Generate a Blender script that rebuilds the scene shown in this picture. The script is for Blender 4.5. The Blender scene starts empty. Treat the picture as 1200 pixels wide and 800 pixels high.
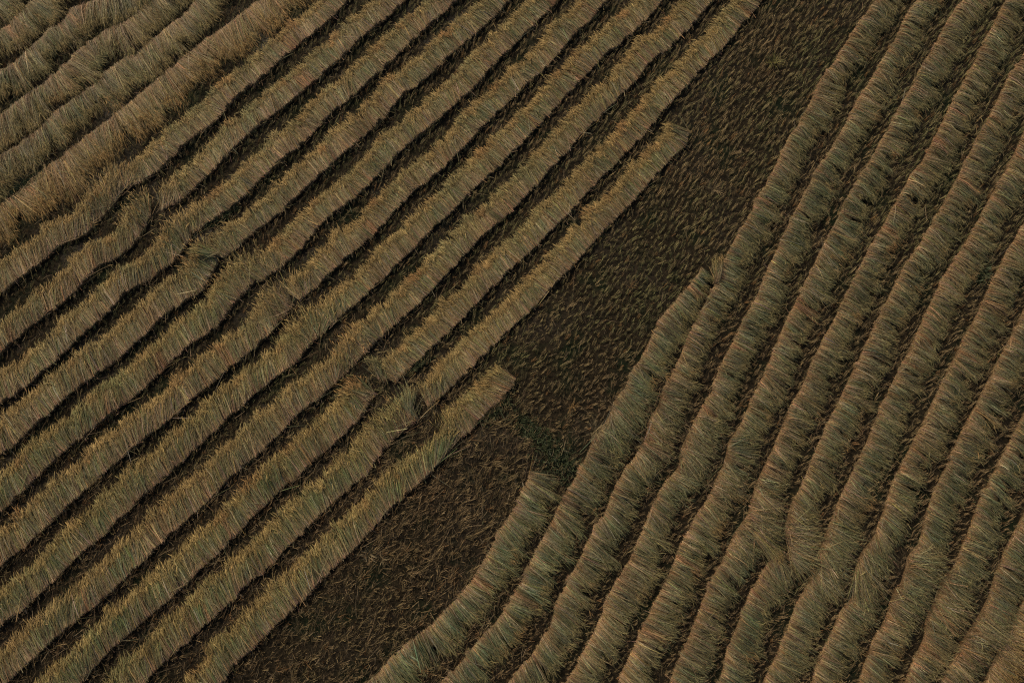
import bpy, math
import numpy as np

rng = np.random.default_rng(11)
scene = bpy.context.scene
COL = scene.collection

# ------------------------------------------------------------------ survey
# The field was measured from the air; survey readings become ground metres here.
TILT = math.radians(11.0)      # camera pitch from straight down
DIST = 19.0                    # metres along the axis to the ground
FOC = 800.0                    # focal length in survey units (1200 wide)
CAM = np.array([0.0, -DIST * math.sin(TILT), DIST * math.cos(TILT)])
CT, ST = math.cos(TILT), math.sin(TILT)


def ground(p, z=0.0):
    """survey reading -> metres on the level z"""
    p = np.asarray(p, float)
    u = (p[..., 0] - 600.0) / FOC
    v = (400.0 - p[..., 1]) / FOC
    dy = v * CT + ST
    dz = v * ST - CT
    k = (z - CAM[2]) / dz
    return np.stack([CAM[0] + u * k, CAM[1] + dy * k], -1)


class Noise1:
    def __init__(self, seed, step, n=4096):
        r = np.random.default_rng(seed)
        self.t = r.normal(0, 1, n)
        self.step = step
        self.n = n

    def __call__(self, x):
        q = np.asarray(x) / self.step + 1000.0
        i = np.floor(q).astype(int)
        f = q - i
        f = f * f * (3 - 2 * f)
        return self.t[i % self.n] * (1 - f) + self.t[(i + 1) % self.n] * f


class Noise2:
    def __init__(self, seed, step, n=256):
        self.t = np.random.default_rng(seed).normal(0, 1, (n, n))
        self.step = step
        self.n = n

    def __call__(self, x, y):
        qx = np.asarray(x) / self.step + 500.3
        qy = np.asarray(y) / self.step + 500.7
        ix, iy = np.floor(qx).astype(int), np.floor(qy).astype(int)
        fx, fy = qx - ix, qy - iy
        fx, fy = fx * fx * (3 - 2 * fx), fy * fy * (3 - 2 * fy)
        n, t = self.n, self.t
        a, b = t[ix % n, iy % n], t[(ix + 1) % n, iy % n]
        c, d = t[ix % n, (iy + 1) % n], t[(ix + 1) % n, (iy + 1) % n]
        return (a * (1 - fx) + b * fx) * (1 - fy) + (c * (1 - fx) + d * fx) * fy


GN1, GN2 = Noise2(3, 2.6), Noise2(4, 0.35)
CN1, CN2 = Noise2(5, 1.6), Noise2(6, 0.45)

# the old field bank that crosses the plot and breaks the rows
BANK = ground([(-120, 150), (100, 225), (180, 240), (260, 290), (330, 345), (385, 388), (480, 478),
               (540, 520), (640, 532), (720, 495), (790, 505), (845, 545), (885, 605), (935, 645),
               (1055, 672), (1125, 720), (1300, 840)])


def bank_dist(x, y):
    x, y = np.asarray(x, float), np.asarray(y, float)
    best = np.full(x.shape, 1e9)
    for (ax, ay), (bx, by) in zip(BANK[:-1], BANK[1:]):
        L = (bx - ax) ** 2 + (by - ay) ** 2
        t = np.clip(((x - ax) * (bx - ax) + (y - ay) * (by - ay)) / L, 0, 1)
        best = np.minimum(best, np.hypot(x - ax - t * (bx - ax), y - ay - t * (by - ay)))
    return best


def ground_z(x, y):
    fade = np.exp(-(np.asarray(x) ** 2 + np.asarray(y) ** 2) / 900.0)
    return fade * (0.03 * GN1(x, y) + 0.012 * GN2(x, y) + 0.09 * np.exp(-(bank_dist(x, y) / 0.55) ** 2))


# ------------------------------------------------------------------ mesh helpers
def mesh_object(name, verts, faces4, mat, parent=None, tint=None, origin=(0, 0, 0), smooth=False):
    verts = np.asarray(verts, np.float32) - np.asarray(origin, np.float32)
    faces4 = np.asarray(faces4, np.int32)
    me = bpy.data.meshes.new(name)
    me.vertices.add(len(verts))
    me.vertices.foreach_set('co', verts.ravel())
    nf = len(faces4)
    me.loops.add(nf * 4)
    me.loops.foreach_set('vertex_index', faces4.ravel())
    me.polygons.add(nf)
    me.polygons.foreach_set('loop_start', np.arange(0, nf * 4, 4, dtype=np.int32))
    if smooth:
        me.polygons.foreach_set('use_smooth', np.ones(nf, bool))
    if tint is not None:
        a = me.attributes.new('tint', 'FLOAT_COLOR', 'POINT')
        c = np.ones((len(verts), 4), np.float32)
        c[:, :3] = np.clip(tint, 0.004, 0.9)
        a.data.foreach_set('color', c.ravel())
    me.update()
    me.validate()
    me.materials.append(mat)
    o = bpy.data.objects.new(name, me)
    COL.objects.link(o)
    if parent is not None:
        o.parent = parent
    else:
        o.location = origin
    return o


def blades(P, W, roll, col):
    """P (n,k,3) spines, W (n,k) widths, roll (n,), col (n,k,3) -> verts, faces, tint"""
    n, k, _ = P.shape
    d = np.gradient(P, axis=1)
    d /= np.linalg.norm(d, axis=2, keepdims=True) + 1e-9
    up = np.array([0, 0, 1.0])
    side = np.cross(d, up)
    side /= np.linalg.norm(side, axis=2, keepdims=True) + 1e-6
    nrm = np.cross(side, d)
    r = roll[:, None, None]
    s = side * np.cos(r) + nrm * np.sin(r)
    A = P - s * W[..., None] / 2
    B = P + s * W[..., None] / 2
    V = np.stack([A, B], 2).reshape(n, k * 2, 3)
    C = np.repeat(col[:, :, None, :], 2, 2).reshape(n, k * 2, 3)
    q = np.array([[2 * i, 2 * i + 1, 2 * i + 3, 2 * i + 2] for i in range(k - 1)])
    F = (np.arange(n)[:, None, None] * (2 * k) + q[None]).reshape(-1, 4)
    return V.reshape(-1, 3), F, C.reshape(-1, 3)


def merge(parts):
    V, F, C, o = [], [], [], 0
    for v, f, c in parts:
        V.append(v); F.append(f + o); C.append(c); o += len(v)
    return np.concatenate(V), np.concatenate(F), np.concatenate(C)


# ------------------------------------------------------------------ materials
def nodes_of(name):
    m = bpy.data.materials.new(name)
    m.use_nodes = True
    nt = m.node_tree
    return m, nt, nt.nodes['Principled BSDF']


def fibre_material(name, rough=0.62, spec=0.25, scale=60.0, var=0.35, sheer=0.0):
    m, nt, b = nodes_of(name)
    at = nt.nodes.new('ShaderNodeAttribute'); at.attribute_name = 'tint'
    geo = nt.nodes.new('ShaderNodeTexCoord')
    no = nt.nodes.new('ShaderNodeTexNoise')
    no.inputs['Scale'].default_value = scale
    no.inputs['Detail'].default_value = 2
    nt.links.new(geo.outputs['Object'], no.inputs['Vector'])
    mr = nt.nodes.new('ShaderNodeMapRange')
    mr.inputs['From Min'].default_value = 0.3
    mr.inputs['From Max'].default_value = 0.7
    mr.inputs['To Min'].default_value = 1 - var
    mr.inputs['To Max'].default_value = 1 + var
    nt.links.new(no.outputs['Fac'], mr.inputs['Value'])
    mx = nt.nodes.new('ShaderNodeVectorMath'); mx.operation = 'SCALE'
    nt.links.new(at.outputs['Color'], mx.inputs[0])
    nt.links.new(mr.outputs['Result'], mx.inputs['Scale'])
    nt.links.new(mx.outputs['Vector'], b.inputs['Base Color'])
    b.inputs['Roughness'].default_value = rough
    b.inputs['Specular IOR Level'].default_value = spec
    return m


M_STALK = fibre_material('dry_rice_stalk')
M_HEAD = fibre_material('ripe_rice_grain', rough=0.7, spec=0.2, scale=90, var=0.4)
M_STUB = fibre_material('rice_stubble', rough=0.75, spec=0.15, scale=40, var=0.4)
M_WEED = fibre_material('green_weed_leaf', rough=0.55, spec=0.3, scale=30, var=0.35)
M_BED = fibre_material('packed_straw', rough=0.85, spec=0.1, scale=45, var=0.6)


def soil_material():
    m, nt, b = nodes_of('dark_paddy_soil')
    tc = nt.nodes.new('ShaderNodeTexCoord')
    n1 = nt.nodes.new('ShaderNodeTexNoise'); n1.inputs['Scale'].default_value = 0.9; n1.inputs['Detail'].default_value = 8
    n2 = nt.nodes.new('ShaderNodeTexNoise'); n2.inputs['Scale'].default_value = 14; n2.inputs['Detail'].default_value = 8
    n3 = nt.nodes.new('ShaderNodeTexNoise'); n3.inputs['Scale'].default_value = 0.45; n3.inputs['Detail'].default_value = 5
    for n in (n1, n2, n3):
        nt.links.new(tc.outputs['Object'], n.inputs['Vector'])
    r1 = nt.nodes.new('ShaderNodeValToRGB')
    e = r1.color_ramp.elements
    e[0].position, e[0].color = 0.33, (0.018, 0.014, 0.008, 1)
    e[1].position, e[1].color = 0.70, (0.046, 0.034, 0.019, 1)
    nt.links.new(n2.outputs['Fac'], r1.inputs['Fac'])
    r2 = nt.nodes.new('ShaderNodeValToRGB')
    e = r2.color_ramp.elements
    e[0].position, e[0].color = 0.52, (0, 0, 0, 1)
    e[1].position, e[1].color = 0.68, (1, 1, 1, 1)
    nt.links.new(n1.outputs['Fac'], r2.inputs['Fac'])
    mix = nt.nodes.new('ShaderNodeMixRGB')
    nt.links.new(r2.outputs['Color'], mix.inputs['Fac'])
    nt.links.new(r1.outputs['Color'], mix.inputs['Color1'])
    mix.inputs['Color2'].default_value = (0.016, 0.022, 0.010, 1)
    nt.links.new(mix.outputs['Color'], b.inputs['Base Color'])
    mr = nt.nodes.new('ShaderNodeMapRange')
    mr.inputs['From Min'].default_value = 0.36
    mr.inputs['From Max'].default_value = 0.5
    mr.inputs['To Min'].default_value = 0.45
    mr.inputs['To Max'].default_value = 0.95
    nt.links.new(n3.outputs['Fac'], mr.inputs['Value'])
    nt.links.new(mr.outputs['Result'], b.inputs['Roughness'])
    b.inputs['Specular IOR Level'].default_value = 0.12
    bp = nt.nodes.new('ShaderNodeBump'); bp.inputs['Strength'].default_value = 0.8; bp.inputs['Distance'].default_value = 0.03
    nt.links.new(n2.outputs['Fac'], bp.inputs['Height'])
    nt.links.new(bp.outputs['Normal'], b.inputs['Normal'])
    return m


# ------------------------------------------------------------------ the ground
def build_ground():
    fx = np.arange(-22, 22.01, 0.11)
    fy = np.arange(-16, 18.01, 0.11)
    far = np.array([30, 45, 70, 120, 250, 600.0])
    xs = np.concatenate([-far[::-1], fx, far])
    ys = np.concatenate([-far[::-1], fy, far])
    X, Y = np.meshgrid(xs, ys, indexing='ij')
    Z = ground_z(X, Y)
    V = np.stack([X, Y, Z], -1).reshape(-1, 3)
    ny = len(ys)
    i, j = np.meshgrid(np.arange(len(xs) - 1), np.arange(ny - 1), indexing='ij')
    a = (i * ny + j).ravel()
    F = np.stack([a, a + ny, a + ny + 1, a + 1], -1)
    o = mesh_object('ground', V, F, soil_material(), smooth=True)
    o['kind'] = 'structure'
    o['label'] = 'dark brown paddy soil under the cut rows and stubble'


build_ground()

# ------------------------------------------------------------------ windrows
# palettes: cut end, stem, grain
PAL = {
    'gold':  dict(butt=(0.40, 0.270, 0.145), stem=(0.355, 0.262, 0.125), green=(0.180, 0.208, 0.095), grain=(0.385, 0.262, 0.100), g=0.40, kb=0.30),
    'grass': dict(butt=(0.40, 0.260, 0.145), stem=(0.320, 0.250, 0.115), green=(0.150, 0.198, 0.082), grain=(0.385, 0.270, 0.100), g=0.46, kb=0.30),
    'grey':  dict(butt=(0.40, 0.250, 0.120), stem=(0.275, 0.225, 0.118), green=(0.138, 0.165, 0.085), grain=(0.275, 0.225, 0.095), g=0.46, kb=0.20),
    'teal':  dict(butt=(0.40, 0.255, 0.125), stem=(0.235, 0.215, 0.115), green=(0.110, 0.165, 0.085), grain=(0.29, 0.235, 0.095), g=0.56, kb=0.20),
    'rust':  dict(butt=(0.39, 0.255, 0.125), stem=(0.345, 0.245, 0.105), green=(0.200, 0.195, 0.085), grain=(0.40, 0.245, 0.085), g=0.32, kb=0.5),
    'top':   dict(butt=(0.38, 0.262, 0.135), stem=(0.310, 0.242, 0.115), green=(0.150, 0.178, 0.082), grain=(0.33, 0.245, 0.095), g=0.42, kb=0.35),
}
RASTER = 0.05
RX0, RY0, RNX, RNY = -24.0, -18.0, 960, 760
COVER = np.zeros((RNX, RNY), bool)


def mark(x, y):
    i = ((x - RX0) / RASTER).astype(int)
    j = ((y - RY0) / RASTER).astype(int)
    ok = (i >= 0) & (i < RNX) & (j >= 0) & (j < RNY)
    COVER[i[ok], j[ok]] = True


def resample(pts, step, smooth):
    seg = np.hypot(*np.diff(pts, axis=0).T)
    s = np.concatenate([[0], np.cumsum(seg)])
    n = max(8, int(s[-1] / step))
    t = np.linspace(0, s[-1], n)
    out = np.stack([np.interp(t, s, pts[:, k]) for k in (0, 1)], -1)
    w = max(1, int(smooth / step))
    if w > 1:
        pad = np.concatenate([2 * out[0] - out[w:0:-1], out, 2 * out[-1] - out[-2:-w - 2:-1]])
        ker = np.hanning(2 * w + 1); ker /= ker.sum()
        sm = np.stack([np.convolve(pad[:, k], ker, 'valid') for k in (0, 1)], -1)
        out = sm[:n] if len(sm) >= n else out
    return out, t


ROWN = [0]


def profile(t, side):
    """height of the swath across its width, cut ends (0) to grain (1)"""
    t = np.clip(t, 0, 1)
    if side < 0:
        return np.minimum(1, 0.93 + 1.5 * t) * (1 - 0.45 * np.clip((t - 0.68) / 0.45, 0, 1) ** 1.4)
    return np.minimum(1, 0.66 + 2.0 * t) * (1 - 0.26 * np.clip((t - 0.45) / 0.60, 0, 1) ** 1.3)


def windrow(edge, side, length, skew, pal, label, group, height=0.20, dens=640, ext=(0, 0),
            mods=(), name='straw_windrow', cat='straw windrow', mess=0.0, bank_mess=1.0, headkeep=1.0, grain_mul=1.0, slide=0.022):
    """edge: survey readings of the neat cut-end edge; side: +1 the stalks lie to the left of travel"""
    ROWN[0] += 1
    sd = 100 + ROWN[0] * 7
    r = np.random.default_rng(sd)
    e = ground(np.array(edge, float), 0.14)
    if ext[0]:
        d = e[0] - e[1]; e = np.concatenate([[e[0] + d / np.hypot(*d) * ext[0]], e])
    if ext[1]:
        d = e[-1] - e[-2]; e = np.concatenate([e, [e[-1] + d / np.hypot(*d) * ext[1]]])
    P, S = resample(e, 0.05, 0.28)
    n = len(P)
    L = S[-1]
    tang = np.gradient(P, axis=0)
    # direction of the stalks follows a broad average of the row's own direction
    w = max(1, min(n // 3, 18))
    ker = np.hanning(2 * w + 1); ker /= ker.sum()
    pt = np.concatenate([np.repeat(tang[:1], w, 0), tang, np.repeat(tang[-1:], w, 0)])
    tang = np.stack([np.convolve(pt[:, k], ker, 'valid') for k in (0, 1)], -1)
    ang = np.arctan2(tang[:, 1], tang[:, 0]) + side * math.pi / 2 + math.radians(skew)
    ln = np.full(n, float(length))
    grn = np.zeros(n)
    hgt = np.full(n, float(height))
    dn = np.ones(n)
    msy = np.full(n, float(mess))
    bd = bank_dist(P[:, 0] + 0.4 * np.cos(ang), P[:, 1] + 0.4 * np.sin(ang))
    msy = msy + bank_mess * np.exp(-(bd / 0.75) ** 2)
    for m in mods:
        c = ground(np.array(m['at'], float), 0.1)
        wt = np.exp(-(np.hypot(P[:, 0] - c[0], P[:, 1] - c[1]) / m.get('r', 0.8)) ** 2)
        ang = ang + math.radians(m.get('skew', 0)) * wt
        ln = ln * (1 + (m.get('len', 1) - 1) * wt)
        grn = grn + m.get('green', 0) * wt
        hgt = hgt * (1 + (m.get('h', 1) - 1) * wt)
        dn = dn * (1 + (m.get('dens', 1) - 1) * wt)
        msy = msy + m.get('mess', 0) * wt
    nF = Noise1(sd + 5, 0.024)  # fine streaks of stalk brightness, painted in place of self-shadow between strands
    nA, nB, nC, nD, nE = Noise1(sd, 0.75), Noise1(sd + 1, 0.22), Noise1(sd + 2, 0.33), Noise1(sd + 3, 0.10), Noise1(sd + 4, 1.1)
    angS = ang + np.radians(5 * nA(S)) * (1 + 1.5 * msy)
    lnS = ln * (1 + 0.045 * nE(S))
    hS = hgt * (1 - 0.30 * np.clip(msy, 0, 1)) * (1 + 0.06 * nA(S + 50) + 0.03 * nC(S))
    p = PAL[pal]
    C = {k: np.array(p[k]) for k in ('butt', 'stem', 'green', 'grain')}
    mid = P[n // 2]
    org = np.array([mid[0], mid[1], float(ground_z(mid[0], mid[1]))])
    root = bpy.data.objects.new(name, None)
    root.empty_display_size = 0.3
    COL.objects.link(root)
    root.location = org
    root['label'] = label
    root['category'] = cat
    if group:
        root['group'] = group

    # --- packed bed: the body of the swath
    T = np.array([0.012, 0.03, 0.2, 0.38, 0.54, 0.68, 0.80 if side < 0 else 0.70])
    idx = np.arange(0, n, 2)
    if idx[-1] != n - 1: idx = np.append(idx, n - 1)
    bx = P[idx, 0][:, None] + np.cos(angS[idx])[:, None] * T * lnS[idx][:, None]
    by = P[idx, 1][:, None] + np.sin(angS[idx])[:, None] * T * lnS[idx][:, None]
    gz = ground_z(bx, by)
    bz = gz + 0.80 * hS[idx][:, None] * profile(T, side)[None] * (1 + 0.08 * CN2(bx * 2.2, by * 2.2))
    bz[:, 0] = gz[:, 0] - 0.02
    bz[:, -1] = gz[:, -1] + 0.01
    bz[0] = gz[0] - 0.02; bz[-1] = gz[-1] - 0.02
    bz[1, 1:-1] = np.maximum(bz[1, 1:-1], gz[1, 1:-1] + 0.05)
    V = np.stack([bx, by, bz], -1).reshape(-1, 3)
    m = len(T)
    i, j = np.meshgrid(np.arange(len(idx) - 1), np.arange(m - 1), indexing='ij')
    a = (i * m + j).ravel()
    F = np.stack([a, a + m, a + m + 1, a + 1], -1)
    cb = np.repeat((0.32 * (C['butt'] * (1 - T[:, None]) + C['stem'] * T[:, None]))[None], len(idx), 0).reshape(-1, 3)  # straw colours darkened: shade in the gaps between stalks, painted into the bed
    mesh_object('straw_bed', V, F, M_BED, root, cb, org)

    # --- stalks
    N = int(dens * L)
    s = r.uniform(0, L, N)
    s = s[r.uniform(0, 1, N) < np.interp(s, S, np.clip(dn, 0, 1))]
    # stalks were dropped in handfuls: pull neighbours a little together
    s = s + 0.025 * nB(s * 1.7 + 31)
    s = np.clip(s, 0, L)
    N = len(s)
    it = lambda q: np.interp(s, S, q)
    # the handful each stalk fell with: its ears pull together, leaving dark notches between
    wide = r.uniform(0.05, 0.17, int(L / 0.05) + 4)
    cut = np.concatenate([[0], np.cumsum(wide)])
    hid = np.clip(np.searchsorted(cut, s + r.normal(0, 0.012, N)) - 1, 0, len(wide) - 1)
    hmid = cut[hid] + wide[hid] / 2
    nh = len(wide)
    h_val, h_len, h_ang = r.normal(0, 0.10, nh)[hid], r.normal(0, 1, nh)[hid], r.normal(0, 1, nh)[hid]
    h_z, h_grn = r.normal(0, 1, nh)[hid], r.normal(0, 0.13, nh)[hid]
    pull = 0.45 if side < 0 else 0.85
    px, py = it(P[:, 0]), it(P[:, 1])
    a0 = it(np.unwrap(angS))
    ms = it(msy)
    fan = np.radians(4.0 * nB(s) + 2 * nD(s)) * (1 + 0.9 * ms)
    aa = a0 + fan + np.radians(r.normal(0, 6.0, N)) * (1 + 0.9 * ms)
    wild = r.uniform(0, 1, N) < 0.012 + 0.035 * ms
    aa = np.where(wild, aa + np.radians(r.normal(0, 40, N)), aa)
    ll = it(ln) * (1 + 0.05 * nC(s) + 0.03 * nD(s + 9) + r.normal(0, 0.085, N)) * (1 + 0.1 * ms * r.normal(0, 1, N))
    ll = ll * (1 + (0.065 if side < 0 else 0.16) * h_len)
    aa = aa - side * pull * (hmid - s) / ll + np.radians((2.5 if side < 0 else 4.0) * h_ang)
    short = r.uniform(0, 1, N) < 0.18
    ll = np.where(short, ll * r.uniform(0.55, 0.95, N), ll)
    t0 = r.normal(0.0, 0.030, N) * it(ln) + 0.014 * nB(s + 7) + 0.016 * h_z + np.abs(r.normal(0, 0.10, N)) * ms
    layer = r.uniform(0, 1, N) ** 0.55
    # stalks that slid off the swath into the gaps
    slid = r.uniform(0, 1, N) < slide
    t0 = np.where(slid, t0 + r.choice([-1, 1], N) * np.abs(r.normal(0.10, 0.08, N)), t0)
    aa = np.where(slid, aa + np.radians(r.normal(0, 28, N)), aa)
    layer = np.where(slid, r.uniform(0.0, 1.0, N), layer)
    hh = it(hS)
    k = 4
    U = np.array([0, 0.36, 0.72, 1.0])
    ca, sa = np.cos(aa), np.sin(aa)
    bend = r.normal(0, 0.028, N) * ll
    X = px[:, None] + ca[:, None] * (t0[:, None] + U * ll[:, None]) - sa[:, None] * (bend[:, None] * U ** 2)
    Y = py[:, None] + sa[:, None] * (t0[:, None] + U * ll[:, None]) + ca[:, None] * (bend[:, None] * U ** 2)
    tt = (U[None] * ll[:, None] + t0[:, None]) / it(ln)[:, None]
    lump = 1 + 0.08 * CN2(X * 2.2, Y * 2.2)
    Z = ground_z(X, Y) + (hh * (0.28 + 0.80 * layer))[:, None] * profile(tt, side) * lump
    Z *= 1 + (0.10 if side < 0 else 0.26) * (h_z + 0.6 * nB(s + 80))[:, None] * U ** 2
    Z += (r.normal(0, 0.014, (N, 1)) + np.abs(r.normal(0, 0.02, N))[:, None] * (1 + 2 * ms[:, None]) * U)
    Z = np.maximum(Z, ground_z(X, Y) + 0.012)
    PP = np.stack([X, Y, Z], -1)
    wd = np.where(r.uniform(0, 1, N) < (0.55 if side < 0 else 0.75), r.uniform(0.0040, 0.0075, N), r.uniform(0.0075, 0.0120, N))
    leafy = r.uniform(0, 1, N) < 0.15
    wd = np.where(leafy, wd * 1.5, wd)
    Wd = wd[:, None] * np.array([0.95, 1.0, 0.9, 0.45])
    gmix = np.clip(p['g'] + it(grn) + 0.22 * CN1(px, py) + 0.16 * nC(s + 77) + 0.10 * nD(s + 5) + h_grn + r.normal(0, 0.20, N), 0, 1)
    stem = C['stem'] * (1 - gmix[:, None]) + C['green'] * gmix[:, None]
    val = np.exp(r.normal(-0.05, 0.35, N) + 0.08 * nF(s) + 0.7 * h_val + 0.06 * nB(s + 400) + 0.06 * CN2(px, py))[:, None]
    pale = (r.uniform(0, 1, N) < 0.06)[:, None]
    stem = np.where(pale, np.array([0.48, 0.39, 0.23]), stem)
    kb = np.array([1.0, p['kb'], 0.0, 0.0])[None, :, None]
    bm = np.clip(1 - 0.35 * gmix + r.normal(0, .15, N), 0, 1)[:, None, None]
    col = stem[:, None, :] * (1 - kb * bm) + C['butt'] * kb * bm
    kt = np.array([0, 0, 0.18, 0.5])[None, :, None]
    col = col * (1 - kt) + C['grain'] * kt
    rusty = (np.clip(0.5 * CN2(px + 40, py) + 0.5 * nD(s + 66) - 0.6, 0, 1) * 0.55)[:, None, None]
    col = col * (1 - rusty) + np.array([0.42, 0.20, 0.09]) * rusty
    chroma = np.exp(r.normal(0, 1, (N, 3)) * np.array([0.12, 0.06, 0.16]))
    col = col * (val * chroma)[:, None, :]
    mesh_object('stalks', *(lambda v, f, c: (v, f, M_STALK, root, c, org))(*blades(PP, Wd, r.normal(0, 0.45, N), col)))

    # --- ears of grain at the far ends of the stalks
    keep = np.where((r.uniform(0, 1, N) < (0.55 * headkeep)) & ~slid)[0]
    keep = keep[~short[keep] | (r.uniform(0, 1, len(keep)) < 0.4)]
    M = len(keep)
    hl = r.uniform(0.09, 0.19, M)
    ha = aa[keep] + np.radians(r.normal(0, 16, M) + 9 * nD(s[keep] + 200))
    k3 = np.array([-0.35, 0.15, 0.6, 1.0])
    b = PP[keep, -1]
    sag = r.uniform(0.0, 0.05, M)
    hx = b[:, 0][:, None] + np.cos(ha)[:, None] * hl[:, None] * k3
    hy = b[:, 1][:, None] + np.sin(ha)[:, None] * hl[:, None] * k3
    hz = b[:, 2][:, None] + 0.018 + np.array([0.6, 0.9, 0.2, -1])[None] * sag[:, None]
    hz = np.maximum(hz, ground_z(hx, hy) + 0.012)
    HP = np.stack([hx, hy, hz], -1)
    HW = r.uniform(0.007, 0.015, M)[:, None] * np.array([0.25, 0.9, 1.0, 0.25])
    hv = np.exp(r.normal(0, 0.26, M) + 0.12 * nB(s[keep] + 15))[:, None]
    hg = np.clip(0.25 * p['g'] + 0.15 * CN1(b[:, 0] + 9, b[:, 1]) + 0.16 * nC(s[keep] + 300) + r.normal(0, .16, M), 0, 1)[:, None]
    orange = np.clip(0.55 * CN2(b[:, 0] - 20, b[:, 1] + 9) + 0.45 * nB(s[keep] + 900) - 0.4, 0, 1)[:, None] * 0.6
    hc = (C['grain'] * (1 - hg) + C['green'] * 1.1 * hg)
    hc = (hc * (1 - orange) + np.array([0.44, 0.215, 0.08]) * orange) * hv * grain_mul
    hcol = np.repeat(hc[:, None, :], 4, 1)
    mesh_object('grain_heads', *(lambda v, f, c: (v, f, M_HEAD, root, c, org))(*blades(HP, HW, r.normal(0, 0.5, M), hcol)))

    tq = np.linspace(0.02, 0.86, 24)
    mark((P[:, 0][:, None] + np.cos(angS)[:, None] * tq * lnS[:, None]).ravel(),
         (P[:, 1][:, None] + np.sin(angS)[:, None] * tq * lnS[:, None]).ravel())
    return root


GL = 'straw windrows on the golden-eared side of the stubble strip'
GA = 'straw windrows below the old bank on the golden-eared side'
GR = 'straw windrows on the grey-green side of the stubble strip'
GT = 'straw windrows in the far corner with ears towards the strip'
EX = 2.4

# --- upper rows, ears away from the strip (travel runs from far to near; stalks lie to the right of travel)
L_ROWS = [
    ([(809, 153), (804, 168), (792, 178), (775, 197), (745, 232), (713, 263), (677, 304), (650, 334), (620, 364), (587, 394), (547, 434), (520, 462), (503, 477)],
     'golden straw row with a square cut end in open stubble, nearest the strip', (0, 0)),
    ([(892, 0), (875, 22), (865, 32), (855, 47), (825, 77), (812, 90), (785, 120), (762, 147), (735, 177), (712, 200), (687, 227), (653, 263), (613, 300), (567, 344), (533, 380), (483, 427), (463, 449)],
     'golden row with orange ears, second from the strip, running past the square cut end', (EX, 0)),
    ([(837, 0), (807, 32), (785, 55), (765, 67), (750, 87), (727, 112), (700, 140), (677, 162), (647, 197), (600, 245), (565, 275), (542, 300), (517, 325), (490, 355), (445, 395), (424, 418), (412, 432), (398, 442), (382, 460), (350, 485), (325, 510), (300, 533), (275, 555), (230, 597), (197, 627), (170, 655), (142, 680), (120, 702), (95, 722), (72, 740), (42, 767), (15, 792), (0, 806)],
     'long golden straw row running unbroken over the bank, third row from the strip', (EX, EX)),
    ([(777, 0), (760, 20), (722, 55), (707, 65), (677, 97), (647, 130), (622, 155), (582, 195), (552, 222), (530, 247), (510, 262), (485, 290), (450, 322), (417, 355), (386, 384)],
     'golden straw row above the bank, fourth from the stubble strip, beside the unbroken row', (EX, 0)),
    ([(710, 0), (695, 20), (665, 50), (637, 82), (600, 113), (572, 140), (547, 167), (512, 202), (485, 222), (467, 240), (440, 272), (405, 300), (375, 330), (352, 351)],
     'golden straw row above the bank, fifth from the stubble strip', (EX, 0)),
    ([(655, 0), (600, 53), (575, 77), (555, 102), (532, 120), (510, 142), (472, 172), (450, 197), (425, 222), (392, 247), (372, 265), (352, 290), (327, 315), (306, 330)],
     'golden straw row above the bank, sixth from the stubble strip', (EX, 0)),
    ([(597, 0), (570, 27), (545, 47), (517, 72), (497, 92), (472, 110), (447, 140), (410, 172), (380, 198), (357, 220), (330, 245), (300, 270), (282, 287), (264, 302)],
     'golden row above the bank, green weeds behind its ears, seventh from the strip', (EX, 0)),
    ([(532, 2), (505, 27), (482, 47), (452, 77), (425, 102), (392, 127), (360, 162), (315, 199), (300, 214), (272, 242), (247, 260), (228, 274)],
     'golden row above the bank, cut ends facing the green weeds, eighth from the strip', (EX, 0)),
    ([(472, 0), (450, 22), (420, 45), (405, 62), (372, 92), (345, 115), (300, 148), (275, 170), (252, 195), (242, 205), (215, 232), (191, 247)],
     'golden straw row above the bank, second from the wide rusty row', (EX, 0)),
    ([(405, 0), (387, 22), (337, 62), (300, 95), (282, 107), (265, 125), (245, 147), (222, 162), (202, 182), (185, 200), (172, 210), (147, 222)],
     'narrow golden straw row above the bank, closest to the wide rusty row', (EX, 0)),
]
L_MODS = {
    0: [dict(at=(505, 470), r=0.6, skew=-14)],
    2: [dict(at=(392, 440), r=0.55, skew=-22, len=0.85, mess=0.4), dict(at=(330, 500), r=3, green=.1, len=1.1, skew=-10), dict(at=(130, 690), r=5, green=.1, len=1.13, skew=-12)],
    3: [dict(at=(390, 380), r=0.6, skew=-12, green=0.1)],
    9: [dict(at=(150, 220), r=0.5, skew=-18, mess=.6)],
}
for q, (e, lab, ext) in enumerate(L_ROWS):
    windrow(e, -1, 0.545, -5, 'gold', lab, GL, ext=(ext[0], ext[1] or 0.03), mods=list(L_MODS.get(q, ())) + [dict(at=e[-1], r=0.7, skew=-9)] * (q not in (2,)), height=0.145, mess=0.0)

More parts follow.
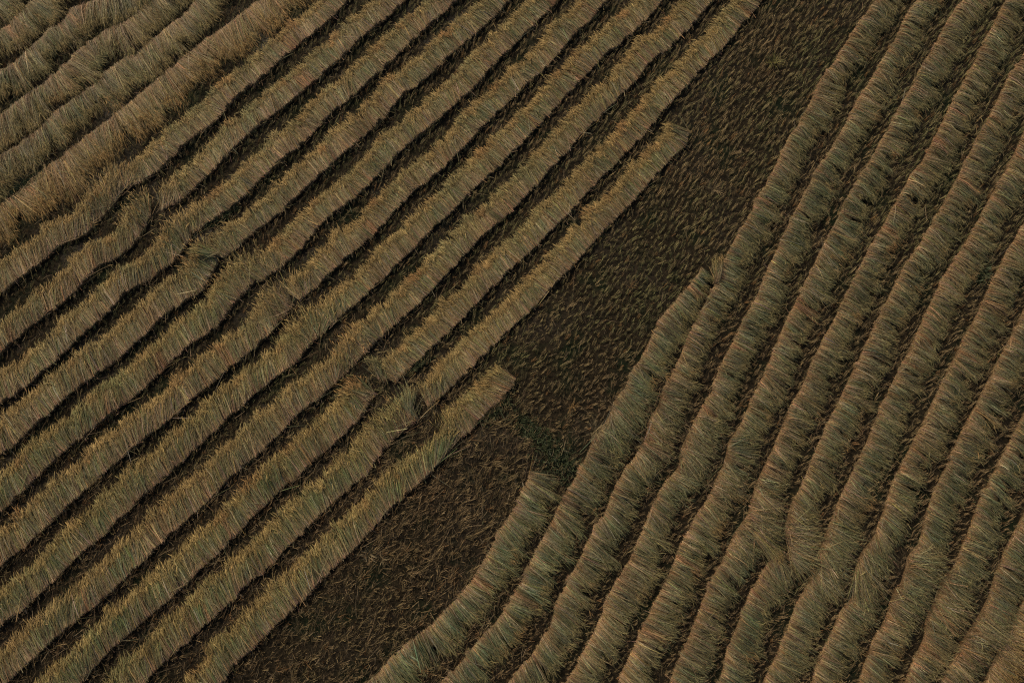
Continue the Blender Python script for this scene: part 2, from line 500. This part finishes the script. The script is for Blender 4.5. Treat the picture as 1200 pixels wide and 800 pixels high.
# --- rows below the bank on the same side
A_ROWS = [
    ([(605, 443), (598, 453), (584, 470), (567, 485), (556, 503), (540, 512), (525, 530), (507, 550), (485, 570), (455, 597), (430, 627), (405, 652), (382, 672), (352, 705), (327, 727), (300, 755), (275, 775), (262, 795), (255, 806)],
     'outermost greenish straw row bordering the dark stubble, pinched in below its square cut end', (0, EX), 'grass',
     [dict(at=(590, 458), r=0.8, skew=20, len=0.9, green=-.15), dict(at=(520, 533), r=0.60, skew=-42, len=0.95, green=.45, h=1.1, mess=-.5)]),
    ([(488, 496), (478, 503), (465, 512), (447, 530), (432, 550), (410, 570), (380, 597), (350, 627), (322, 655), (300, 675), (272, 702), (247, 725), (225, 747), (202, 765), (172, 797), (163, 806)],
     'straw row below the bank that starts beside a dark green sheaf', (0, EX), 'grass',
     [dict(at=(468, 508), r=.7, len=.85, mess=.7, dens=.8)]),
    ([(440, 462), (425, 487), (407, 505), (375, 532), (347, 557), (325, 575), (298, 602), (265, 637), (242, 657), (217, 685), (192, 707), (167, 727), (150, 742), (130, 760), (95, 797), (85, 806)],
     'straw row below the bank starting at a ragged clump, just under the unbroken row', (0, EX), 'grass',
     [dict(at=(437, 470), r=.6, len=.9, mess=.6, skew=14)]),
    ([(381, 390), (365, 402), (350, 422), (320, 445), (300, 459), (272, 485), (250, 505), (217, 535), (195, 555), (148, 598), (120, 627), (92, 650), (72, 670), (50, 692), (30, 710), (0, 732)],
     'straw row below the bank, next above the unbroken row', (0, EX), 'grass', [dict(at=(370, 395), r=.5, mess=.4, skew=10)]),
    ([(344, 358), (330, 375), (314, 392), (300, 405), (275, 425), (245, 450), (220, 470), (200, 490), (170, 510), (140, 537), (107, 565), (72, 598), (27, 640), (0, 662)],
     'straw row below the bank, second above the unbroken row', (0, EX), 'gold', [dict(at=(335, 365), r=.6, mess=.6, skew=12)]),
    ([(300, 330), (287, 342), (270, 360), (255, 380), (220, 403), (195, 427), (170, 452), (140, 475), (110, 500), (75, 527), (50, 550), (25, 577), (0, 598)],
     'straw row below the bank, third above the unbroken row', (0, EX), 'grass', [dict(at=(290, 340), r=.6, mess=.6, green=.1)]),
    ([(257, 306), (250, 317), (240, 335), (225, 347), (195, 365), (160, 398), (132, 425), (105, 442), (72, 467), (47, 492), (20, 517), (0, 530)],
     'straw row below the bank, fourth above the unbroken row', (0, EX), 'gold', [dict(at=(250, 315), r=.6, mess=.6)]),
    ([(224, 280), (217, 290), (200, 307), (175, 327), (147, 340), (130, 360), (110, 377), (85, 400), (60, 425), (30, 452), (0, 472)],
     'straw row below the bank, third below the wide rusty row', (0, EX), 'gold', [dict(at=(215, 290), r=.7, mess=.5)]),
    ([(178, 254), (170, 264), (160, 282), (135, 302), (112, 312), (97, 330), (70, 355), (42, 375), (12, 400), (0, 412)],
     'straw row below the bank, second below the wide rusty row', (0, EX), 'gold', [dict(at=(168, 262), r=.6, mess=.5, skew=-12)]),
    ([(143, 226), (135, 240), (115, 257), (100, 275), (70, 285), (52, 302), (32, 317), (0, 342)],
     'short straw row below the bank, lying right against the wide rusty row', (0, EX), 'gold', [dict(at=(135, 235), r=.7, mess=.7, skew=-14)]),
]
for q, (e, lab, ext, pal, mods) in enumerate(A_ROWS):
    windrow(e, -1, 0.64 if q < 7 else 0.59, -15, pal, lab, GA, ext=(0.03 if q else 0, ext[1]), mods=mods, height=0.145)

# --- far corner rows, ears towards the strip
T_ROWS = [
    ([(297, 2), (270, 25), (237, 47), (212, 65), (197, 80), (165, 107), (147, 122), (120, 145), (97, 160), (65, 185), (45, 200), (20, 222), (0, 237)],
     'wide rusty orange straw row where the two laying directions meet', (EX, EX), 'rust', 0.90, [dict(at=(100, 215), r=1.2, len=1.05, mess=.7)]),
    ([(227, 0), (217, 15), (197, 27), (175, 47), (162, 60), (140, 70), (120, 85), (112, 97), (92, 112), (70, 125), (47, 147), (22, 165), (0, 182)],
     'wavy straw row next to the wide rusty row, grassy gap between them', (EX, EX), 'top', 0.78, []),
    ([(172, 0), (160, 10), (147, 25), (125, 32), (105, 47), (87, 60), (80, 72), (62, 85), (52, 97), (37, 105), (22, 117), (0, 132)],
     'wavy straw row in the far corner, second beyond the wide rusty row', (EX, EX), 'top', 0.78, []),
    ([(107, 0), (82, 10), (72, 27), (60, 30), (45, 45), (27, 60), (20, 70), (0, 80)],
     'wavy straw row in the far corner, third beyond the wide rusty row', (EX, EX), 'top', 0.78, []),
    ([(37, 0), (27, 10), (15, 17), (12, 27), (0, 33)],
     'short stretch of straw row in the far corner, second from the very corner', (EX, EX), 'top', 0.76, []),
    ([(22, -28), (4, -14), (-12, 2), (-24, 10)],
     'last sliver of straw row in the very corner of the field view', (1.5, 1.5), 'top', 0.76, []),
]
for q, (e, lab, ext, pal, ln, mods) in enumerate(T_ROWS):
    windrow(e, +1, ln, -9, pal, lab, GT, ext=ext, mods=mods, height=0.11 if pal == 'rust' else 0.135, headkeep=0.9)

# --- grey-green side, ears away from the strip
R_ROWS = [
    ([(622, 552), (615, 570), (600, 600), (580, 632), (565, 662), (552, 682), (532, 705), (507, 732), (480, 752), (455, 775), (435, 795), (425, 806)],
     'teal green straw row curving beside the dark lower stubble, with a square cut end', (0, EX), 'teal', []),
    ([(824, 313), (807, 335), (790, 355), (775, 372), (761, 398), (750, 422), (737, 440), (735, 452), (720, 467), (715, 485), (707, 497), (695, 515), (685, 540), (672, 562), (653, 599), (637, 632), (622, 657), (610, 682), (600, 702), (580, 730), (562, 750), (540, 777), (520, 797), (512, 806)],
     'teal green straw row beginning as a narrow point, passing the weed patch', (0, EX), 'teal',
     [dict(at=(815, 325), r=.7, len=.55), dict(at=(712, 480), r=.7, skew=-20, mess=.5)]),
    ([(1027, 0), (1010, 22), (995, 45), (980, 70), (962, 92), (950, 120), (937, 145), (920, 170), (905, 205), (889, 230), (880, 252), (867, 272), (860, 285), (847, 310), (840, 330), (825, 357), (812, 382), (805, 400), (795, 422), (785, 445), (775, 460), (772, 475), (760, 492), (757, 512), (745, 535), (732, 550), (720, 572), (710, 600), (690, 630), (680, 655), (665, 682), (652, 710), (645, 735), (622, 770), (602, 792), (590, 808)],
     'grey-green straw row edging the upper stubble strip along its whole length', (EX, EX), 'grey',
     [dict(at=(700, 640), r=4, green=.12), dict(at=(775, 480), r=.7, skew=-15, mess=.4)]),
    ([(1075, 0), (1060, 22), (1050, 47), (1035, 70), (1022, 92), (1005, 117), (992, 145), (977, 170), (959, 198), (942, 230), (927, 257), (915, 285), (900, 317), (887, 350), (872, 375), (861, 400), (845, 427), (835, 460), (817, 487), (810, 502), (800, 520), (797, 545), (785, 560), (775, 572), (762, 600), (750, 630), (735, 662), (717, 690), (705, 722), (690, 755), (667, 795), (660, 808)],
     'grey-green straw row, second in from the upper stubble strip', (EX, EX), 'grey', [dict(at=(720, 690), r=4, green=.1), dict(at=(800, 530), r=.7, mess=.4, skew=-14)]),
    ([(1130, 0), (1112, 22), (1100, 47), (1085, 72), (1072, 97), (1055, 125), (1040, 155), (1020, 190), (1010, 205), (995, 230), (982, 257), (967, 285), (952, 315), (937, 347), (917, 387), (910, 405), (898, 435), (880, 472), (870, 497), (855, 515), (850, 540), (840, 560), (832, 582), (819, 600), (802, 632), (787, 667), (770, 700), (755, 732), (740, 765), (727, 795), (722, 808)],
     'grey-green straw row, third in from the stubble strip, unbroken over the bank', (EX, EX), 'grey', [dict(at=(855, 530), r=.7, mess=.3)]),
    ([(1180, 0), (1177, 5), (1162, 35), (1147, 65), (1132, 92), (1117, 120), (1102, 150), (1080, 192), (1070, 202), (1055, 230), (1040, 257), (1025, 282), (1010, 310), (995, 340), (980, 372), (964, 400), (947, 442), (927, 477), (915, 510), (900, 540), (885, 572), (876, 604), (862, 624), (850, 652), (832, 682), (820, 715), (807, 747), (787, 795), (782, 808)],
     'grey-green straw row, fourth in from the stubble strip, dented where it crosses the bank', (EX, EX), 'grey', [dict(at=(874, 606), r=.6, mess=.8, skew=-12)]),
    ([(1235, -8), (1215, 35), (1200, 67), (1182, 92), (1167, 125), (1150, 155), (1132, 190), (1125, 205), (1110, 232), (1095, 260), (1080, 285), (1062, 310), (1047, 340), (1030, 372), (1018, 400), (1000, 437), (985, 470), (970, 500), (957, 530), (945, 562), (932, 585), (923, 607), (920, 628), (925, 644), (923, 654)],
     'grey-green straw row, fifth in from the strip, ending loosely at the bank', (1, 0), 'grey', [dict(at=(924, 625), r=.8, mess=.9, skew=-28)]),
    ([(914, 648), (900, 662), (882, 692), (865, 732), (852, 767), (845, 797), (840, 808)],
     'short straw row starting square at the bank under the loosely ending row', (0, EX), 'grey', [dict(at=(910, 655), r=.5, skew=-10)]),
    ([(1235, 85), (1215, 125), (1200, 160), (1180, 200), (1165, 225), (1150, 255), (1135, 280), (1120, 305), (1107, 325), (1095, 352), (1073, 397), (1052, 440), (1035, 475), (1020, 512), (1005, 545), (987, 582), (977, 607), (970, 625), (960, 642), (959, 660), (956, 672)],
     'brown-edged straw row, sixth in from the strip above the bank', (1, 0), 'grey', [dict(at=(962, 645), r=.8, mess=.8, skew=-24)]),
    ([(957, 670), (937, 705), (925, 737), (910, 772), (900, 792), (893, 808)],
     'short straw row below the bank, second from the dented row', (0, EX), 'grey', [dict(at=(955, 675), r=.6, mess=.5, skew=-8)]),
    ([(1235, 200), (1200, 265), (1182, 295), (1167, 325), (1152, 360), (1130, 400), (1112, 435), (1095, 470), (1080, 502), (1060, 540), (1045, 572), (1036, 602), (1025, 630), (1010, 647), (1002, 670), (1003, 697), (985, 720), (975, 747), (962, 772), (955, 797), (950, 808)],
     'straw row kinked sharply as it crosses the bank, seventh in from the strip', (1, EX), 'grey', [dict(at=(1005, 665), r=.8, mess=.9, skew=-18)]),
    ([(1230, 310), (1205, 360), (1182, 405), (1167, 432), (1150, 467), (1130, 502), (1115, 537), (1097, 575), (1086, 605), (1080, 635), (1065, 652), (1060, 672), (1054, 690)],
     'straw row thinning out at the bank, eighth in from the strip', (1, 0), 'grey', [dict(at=(1066, 660), r=.8, mess=.9, skew=-18)]),
    ([(1051, 686), (1045, 707), (1040, 727), (1025, 750), (1012, 790), (1005, 808)],
     'short straw row starting at a sharp point below the bank, yellow ears at its start', (0, EX), 'grey', [dict(at=(1048, 700), r=.7, mess=.6, skew=-12)]),
    ([(1235, 420), (1215, 460), (1200, 490), (1182, 525), (1165, 557), (1146, 595), (1142, 612), (1132, 635), (1122, 665), (1107, 677), (1097, 702), (1087, 725), (1085, 750), (1075, 772), (1065, 792), (1060, 808)],
     'grey straw row with a trampled patch below the bank, ninth in from the strip', (1, EX), 'grey', [dict(at=(1110, 700), r=1.0, mess=.8)]),
    ([(1240, 525), (1210, 585), (1197, 612), (1182, 642), (1170, 672), (1162, 700), (1150, 720), (1137, 737), (1130, 752), (1110, 790), (1102, 808)],
     'grey straw row second from the near orange corner row', (1, EX), 'grey', [dict(at=(1140, 735), r=.8, mess=.6)]),
    ([(1240, 630), (1215, 680), (1200, 714), (1185, 732), (1175, 755), (1160, 790), (1152, 808)],
     'orange-tinted straw row filling the near corner beyond the grey rows', (1, EX), 'rust', []),
]
for q, (e, lab, ext, pal, mods) in enumerate(R_ROWS):
    windrow(e, +1, 0.67 if pal == 'teal' else 0.55, -6, pal, lab, GR, ext=ext, mods=mods + [dict(at=(690, 720), r=5.5, len=1.13)] * (pal != 'teal'), height=0.170, headkeep=0.55, slide=0.010)

# --- separate handfuls dropped between the rows
GS = 'loose handfuls of cut rice between the rows'
S_LIST = [
    ([(479, 492), (485, 494), (491, 491)], +1, 0.78, 12, 'teal', 'dark green sheaf standing out at the start of a row near the bank'),
    ([(836, 330), (840, 331), (844, 330)], +1, 0.50, 8, 'top', 'thin pale wisp of straw between two grey-green row heads'),
    ([(445, 449), (450, 448), (455, 445)], +1, 0.55, 6, 'teal', 'small dark green handful of stalks at the bank between two row ends'),
    ([(892, 612), (885, 620), (880, 628)], +1, 0.75, -8, 'top', 'yellow-eared handful of straw in the gap at the dented row'),
    ([(258, 296), (253, 303)], -1, 0.6, 10, 'grass', 'small greenish handful between two row ends at the bank'),
]
for e, side, ln, sk, pal, lab in S_LIST:
    windrow(e, side, ln, sk, pal, lab, GS, height=0.2, dens=800, name='straw_handful', cat='straw handful', bank_mess=0.2, mess=0.15)

# ------------------------------------------------------------------ stubble left standing
def covered(x, y):
    i = np.clip(((x - RX0) / RASTER).astype(int), 0, RNX - 1)
    j = np.clip(((y - RY0) / RASTER).astype(int), 0, RNY - 1)
    return COVER[i, j]


def build_stubble():
    r = np.random.default_rng(77)
    dirn = ground([(560, 620), (900, 130)])
    d = dirn[1] - dirn[0]; d /= np.hypot(*d)
    nrm = np.array([-d[1], d[0]])
    su, sv = 0.120, 0.145
    U, Vv = np.meshgrid(np.arange(-27, 27, su), np.arange(-27, 27, sv), indexing='ij')
    U = U + r.normal(0, 0.030, U.shape); Vv = Vv + r.normal(0, 0.024, Vv.shape) + 0.04 * np.sin(U * 0.9)
    x = (U * d[0] + Vv * nrm[0]).ravel(); y = (U * d[1] + Vv * nrm[1]).ravel()
    ok = (np.abs(x) < 20) & (y > -13) & (y < 15)
    x, y = x[ok], y[ok]
    ok = ~covered(x, y)
    ok &= r.uniform(0, 1, len(x)) > 0.10 + 0.45 * np.exp(-(bank_dist(x, y) / 0.45) ** 2)
    x, y = x[ok], y[ok]
    n = len(x)
    nb = 10
    X0 = np.repeat(x, nb) + r.normal(0, 0.020, n * nb)
    Y0 = np.repeat(y, nb) + r.normal(0, 0.020, n * nb)
    az = r.uniform(0, 2 * math.pi, n * nb)
    lean = np.repeat(0.85 + 0.25 * r.normal(0, 1, n), nb)
    sth = np.repeat(np.clip(0.5 - (y - 0.25 * x) * 0.35, 0, 1) * np.clip(0.8 - x, 0, 1), nb)
    hgt = (1 + 0.35 * sth) * np.repeat(r.uniform(0.09, 0.18, n), nb) * r.uniform(0.6, 1.1, n * nb)
    sp = np.abs(r.normal(0, 0.20, n * nb)) * (1 + 1.6 * sth)
    la = math.atan2(d[1], d[0]) + np.repeat(r.normal(0.0, 0.32, n) + 0.5 * GN2(x, y) * np.exp(-(bank_dist(x, y) / 1.2) ** 2), nb)
    vx = np.cos(az) * sp + np.cos(la) * lean
    vy = np.sin(az) * sp + np.sin(la) * lean
    K = np.array([0, 0.5, 1.0])
    curl = r.normal(0.0, 0.25, n * nb)
    X = X0[:, None] + hgt[:, None] * (vx[:, None] * K + 0.5 * curl[:, None] * vx[:, None] * K ** 2)
    Y = Y0[:, None] + hgt[:, None] * (vy[:, None] * K + 0.5 * curl[:, None] * vy[:, None] * K ** 2)
    Z = ground_z(X0, Y0)[:, None] - 0.01 + hgt[:, None] * K
    W = r.uniform(0.004, 0.009, n * nb)[:, None] * np.array([1.0, 1.0, 0.7])
    tone = np.repeat(np.clip(0.45 + 0.35 * CN1(x, y) + r.normal(0, .25, n), 0, 1), nb)[:, None]
    # south of the bank the stubble is redder and browner
    south = np.repeat(np.clip((-0.2 - (y - 0.25 * x) * 0.6), 0, 1), nb)[:, None]
    brown = np.array([0.33, 0.235, 0.115]); olive = np.array([0.230, 0.215, 0.090]); red = np.array([0.30, 0.195, 0.102])
    base = brown * tone + olive * (1 - tone)
    base = base * (1 - 0.6 * south) + red * 0.6 * south
    base = base * np.exp(r.normal(0, .32, n * nb))[:, None]
    rust = (r.uniform(0, 1, n) < 0.06).repeat(nb)[:, None]
    base = np.where(rust, base * 0.4 + np.array([0.24, 0.11, 0.04]) * 0.8, base)
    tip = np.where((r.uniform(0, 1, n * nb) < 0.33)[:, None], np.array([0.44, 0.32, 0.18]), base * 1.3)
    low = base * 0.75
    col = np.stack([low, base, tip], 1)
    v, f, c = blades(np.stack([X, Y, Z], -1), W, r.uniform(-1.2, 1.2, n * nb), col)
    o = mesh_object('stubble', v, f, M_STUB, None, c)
    o['kind'] = 'stuff'
    o['label'] = 'short brown and olive rice stubble standing over the dark soil'
    o['category'] = 'stubble'
    return d


SDIR = build_stubble()


def build_litter():
    """stray straws lying over the stubble"""
    r = np.random.default_rng(5)
    n = 90000
    x = r.uniform(-19, 19, n); y = r.uniform(-12, 14, n)
    ok = ~covered(x, y)
    x, y = x[ok], y[ok]
    near = np.exp(-(bank_dist(x, y) / 0.7) ** 2)
    south = np.clip((-0.2 - (y - 0.25 * x) * 0.6), 0, 1) * np.clip(0.8 - x, 0, 1)
    ok = r.uniform(0, 1, len(x)) < 0.22 + 0.55 * near + 0.45 * south
    x, y = x[ok], y[ok]; n = len(x)
    la = math.atan2(SDIR[1], SDIR[0])
    a = np.where(r.uniform(0, 1, n) < 0.5, la + r.normal(0, .45, n), r.uniform(0, 6.28, n))
    L = r.gamma(4, 0.05, n)
    K = np.array([-0.5, -0.15, 0.2, 0.5])
    bd = r.normal(0, 0.25, n)
    X = x[:, None] + np.cos(a)[:, None] * L[:, None] * K - np.sin(a)[:, None] * (bd * L)[:, None] * K ** 2
    Y = y[:, None] + np.sin(a)[:, None] * L[:, None] * K + np.cos(a)[:, None] * (bd * L)[:, None] * K ** 2
    zl = r.uniform(0.01, 0.17, n)
    Z = ground_z(X, Y) + zl[:, None] + r.normal(0, 0.03, n)[:, None] * K
    Z = np.maximum(Z, ground_z(X, Y) + 0.006)
    W = r.uniform(0.004, 0.009, n)[:, None] * np.array([0.8, 1, 1, 0.5])
    c0 = np.where((r.uniform(0, 1, n) < 0.3)[:, None], np.array([0.27, 0.20, 0.115]), np.array([0.15, 0.10, 0.055]))
    c0 = c0 * np.exp(r.normal(0, .3, n))[:, None]
    v, f, c = blades(np.stack([X, Y, Z], -1), W, r.normal(0, .6, n), np.repeat(c0[:, None], 4, 1))
    o = mesh_object('straw_litter', v, f, M_STUB, None, c)
    o['kind'] = 'stuff'
    o['label'] = 'stray brown straws scattered over the stubble'
    o['category'] = 'straw litter'


build_litter()


def build_weeds():
    """low green growth: a thin ground cover everywhere plus clear patches"""
    r = np.random.default_rng(9)

    def tufts(x, y, h0, h1, colr, spread=0.6, wid=(0.008, 0.016)):
        n = len(x)
        az = r.uniform(0, 6.28, n); h = r.uniform(h0, h1, n); sp = r.uniform(0.2, spread + 0.2, n)
        K = np.array([0, 0.55, 1.0])
        X = x[:, None] + (np.cos(az) * h * sp)[:, None] * K * 1.4
        Y = y[:, None] + (np.sin(az) * h * sp)[:, None] * K * 1.4
        Z = ground_z(x, y)[:, None] - 0.005 + h[:, None] * np.array([0, 0.6, 0.85])
        W = r.uniform(*wid, n)[:, None] * np.array([0.8, 1.0, 0.2])
        return blades(np.stack([X, Y, Z], -1), W, r.uniform(-.8, .8, n), np.repeat(colr[:, None], 3, 1))

    n = 60000
    x = r.uniform(-19, 19, n); y = r.uniform(-12, 14, n)
    ok = ~covered(x, y) & (r.uniform(0, 1, n) < np.clip(0.35 + 0.22 * CN1(x + 3, y - 8), 0.1, 1))
    x, y = x[ok], y[ok]
    g = np.array([0.052, 0.060, 0.026]) * np.exp(r.normal(0, .35, len(x)))[:, None]
    v, f, c = tufts(x, y, 0.03, 0.11, g)
    o = mesh_object('ground_cover', v, f, M_WEED, None, c)
    o['kind'] = 'stuff'
    o['label'] = 'thin dark green seedlings growing among the stubble'
    o['category'] = 'ground cover'

    patches = [
        ((655, 540), (0.85, 0.50), -38, 1200, 'dark green weed patch below the stubble strip, beside the short row\'s cut end'),
        ((622, 503), (0.75, 0.30), -38, 900, 'thin dull green weed streak across the stubble strip at the bank'),
        ((262, 252), (0.50, 0.20), 42, 900, 'green weed patch in the narrow gap between two golden rows'),
        ((490, 424), (0.45, 0.18), 42, 600, 'small green weed patch in the gap behind the second row\'s end'),
        ((582, 478), (0.6, 0.22), 48, 500, 'dark green weeds in the shadow of the outermost row\'s square end'),
        ((28, 222), (0.9, 0.22), 36, 1000, 'green weed strip in the gap behind the wide rusty row'),
        ((1152, 321), (0.35, 0.15), 58, 350, 'small green weed tuft in a gap between the grey-green rows'),
    ]
    for cpt, (sx, sy), rot, cnt, lab in patches:
        c0 = ground(cpt)
        u = np.clip(r.normal(0, 0.5, cnt), -0.95, 0.95) * sx; w = np.clip(r.normal(0, 0.5, cnt), -0.95, 0.95) * sy
        a = math.radians(rot)
        x = c0[0] + u * math.cos(a) - w * math.sin(a)
        y = c0[1] + u * math.sin(a) + w * math.cos(a)
        g = np.array([0.064, 0.078, 0.034]) * np.exp(r.normal(0, .35, cnt))[:, None]
        org = np.array([c0[0], c0[1], float(ground_z(*c0))])
        v, f, c = tufts(x, y, 0.06, 0.17, g, 0.7, (0.009, 0.02))
        o = mesh_object('weed_patch', v, f, M_WEED, None, c, org)
        o['label'] = lab
        o['category'] = 'weed patch'
        o['group'] = 'green weed patches'


build_weeds()


def build_tufts():
    r = np.random.default_rng(21)
    spots = [
        ((671, 476), 'orange dry tuft sticking up from the stubble strip near its right edge', (0.28, 0.17, 0.065), 40, 0.24),
        ((696, 506), 'pale straw tuft at the strip edge touching the teal green row', (0.32, 0.25, 0.13), 60, 0.42),
        ((432, 650), 'star-shaped pale straw tuft in the dark lower stubble', (0.38, 0.30, 0.17), 26, 0.30),
        ((449, 653), 'smaller pale straw tuft beside the star-shaped one', (0.34, 0.26, 0.14), 20, 0.24),
        ((835, 222), 'tan straw tuft lying in the upper stubble strip near the edging row', (0.30, 0.22, 0.12), 34, 0.34),
        ((739, 336), 'orange-brown straw tuft in the middle of the stubble strip', (0.26, 0.16, 0.07), 24, 0.22),
        ((905, 75), 'yellow-green dry tuft near the far end of the stubble strip', (0.24, 0.22, 0.07), 60, 0.34),
    ]
    for cpt, lab, colr, cnt, L in spots:
        c0 = ground(cpt)
        org = np.array([c0[0], c0[1], float(ground_z(*c0))])
        az = r.uniform(0, 6.28, cnt); l = r.uniform(0.5, 1, cnt) * L; el = r.uniform(0.15, 0.8, cnt)
        K = np.array([0, 0.5, 1.0])
        X = c0[0] + r.normal(0, .04, cnt)[:, None] + (np.cos(az) * l)[:, None] * K
        Y = c0[1] + r.normal(0, .04, cnt)[:, None] + (np.sin(az) * l)[:, None] * K
        Z = org[2] + 0.05 + (l * el)[:, None] * np.array([0, 0.55, 0.75]) + 0.06
        Z[:, 0] -= 0.1
        W = r.uniform(0.005, 0.010, cnt)[:, None] * np.array([0.8, 1, 0.5])
        c = np.array(colr) * np.exp(r.normal(0, .25, cnt))[:, None]
        v, f, cc = blades(np.stack([X, Y, Z], -1), W, r.normal(0, .5, cnt), np.repeat(c[:, None], 3, 1))
        o = mesh_object('straw_tuft', v, f, M_STALK, None, cc, org)
        o['label'] = lab
        o['category'] = 'straw tuft'
        o['group'] = 'loose straw tufts on the stubble'


build_tufts()

# ------------------------------------------------------------------ light
SUN_EL = math.radians(33)
SUN_AZ = math.radians(133)          # direction towards the sun, counter-clockwise from +x (up and left on the map)
to_sun = (math.cos(SUN_EL) * math.cos(SUN_AZ), math.cos(SUN_EL) * math.sin(SUN_AZ), math.sin(SUN_EL))
w = bpy.data.worlds.new('World')
scene.world = w
w.use_nodes = True
nt = w.node_tree
sky = nt.nodes.new('ShaderNodeTexSky')
sky.sky_type = 'NISHITA'
sky.sun_disc = False
sky.sun_elevation = SUN_EL
sky.dust_density = 5.0
sky.ozone_density = 0.3
sky.sun_rotation = math.pi / 2 - SUN_AZ
bg = nt.nodes['Background']
bg.inputs['Strength'].default_value = 0.075
nt.links.new(sky.outputs['Color'], bg.inputs['Color'])
sl = bpy.data.lights.new('sun', 'SUN')
sl.energy = 2.45
sl.angle = math.radians(2.0)
sl.color = (1.0, 0.88, 0.70)
so = bpy.data.objects.new('sun', sl)
COL.objects.link(so)
from mathutils import Vector
so.rotation_euler = Vector(to_sun).to_track_quat('Z', 'Y').to_euler()
so.location = (-15, 15, 20)

# ------------------------------------------------------------------ camera
cd = bpy.data.cameras.new('camera')
cd.lens = 36.0 * FOC / 1200.0
cd.sensor_width = 36.0
cd.clip_end = 2000
co = bpy.data.objects.new('camera', cd)
co.location = tuple(CAM)
co.rotation_euler = (TILT, 0, 0)
COL.objects.link(co)
scene.camera = co

scene.cycles.use_denoising = False
scene.cycles.max_bounces = 5
scene.cycles.pixel_filter_type = 'BLACKMAN_HARRIS'
scene.cycles.filter_width = 1.25
scene.view_settings.view_transform = 'Standard'
scene.view_settings.look = 'None'
scene.view_settings.gamma = 1.0
scene.view_settings.exposure = -0.38
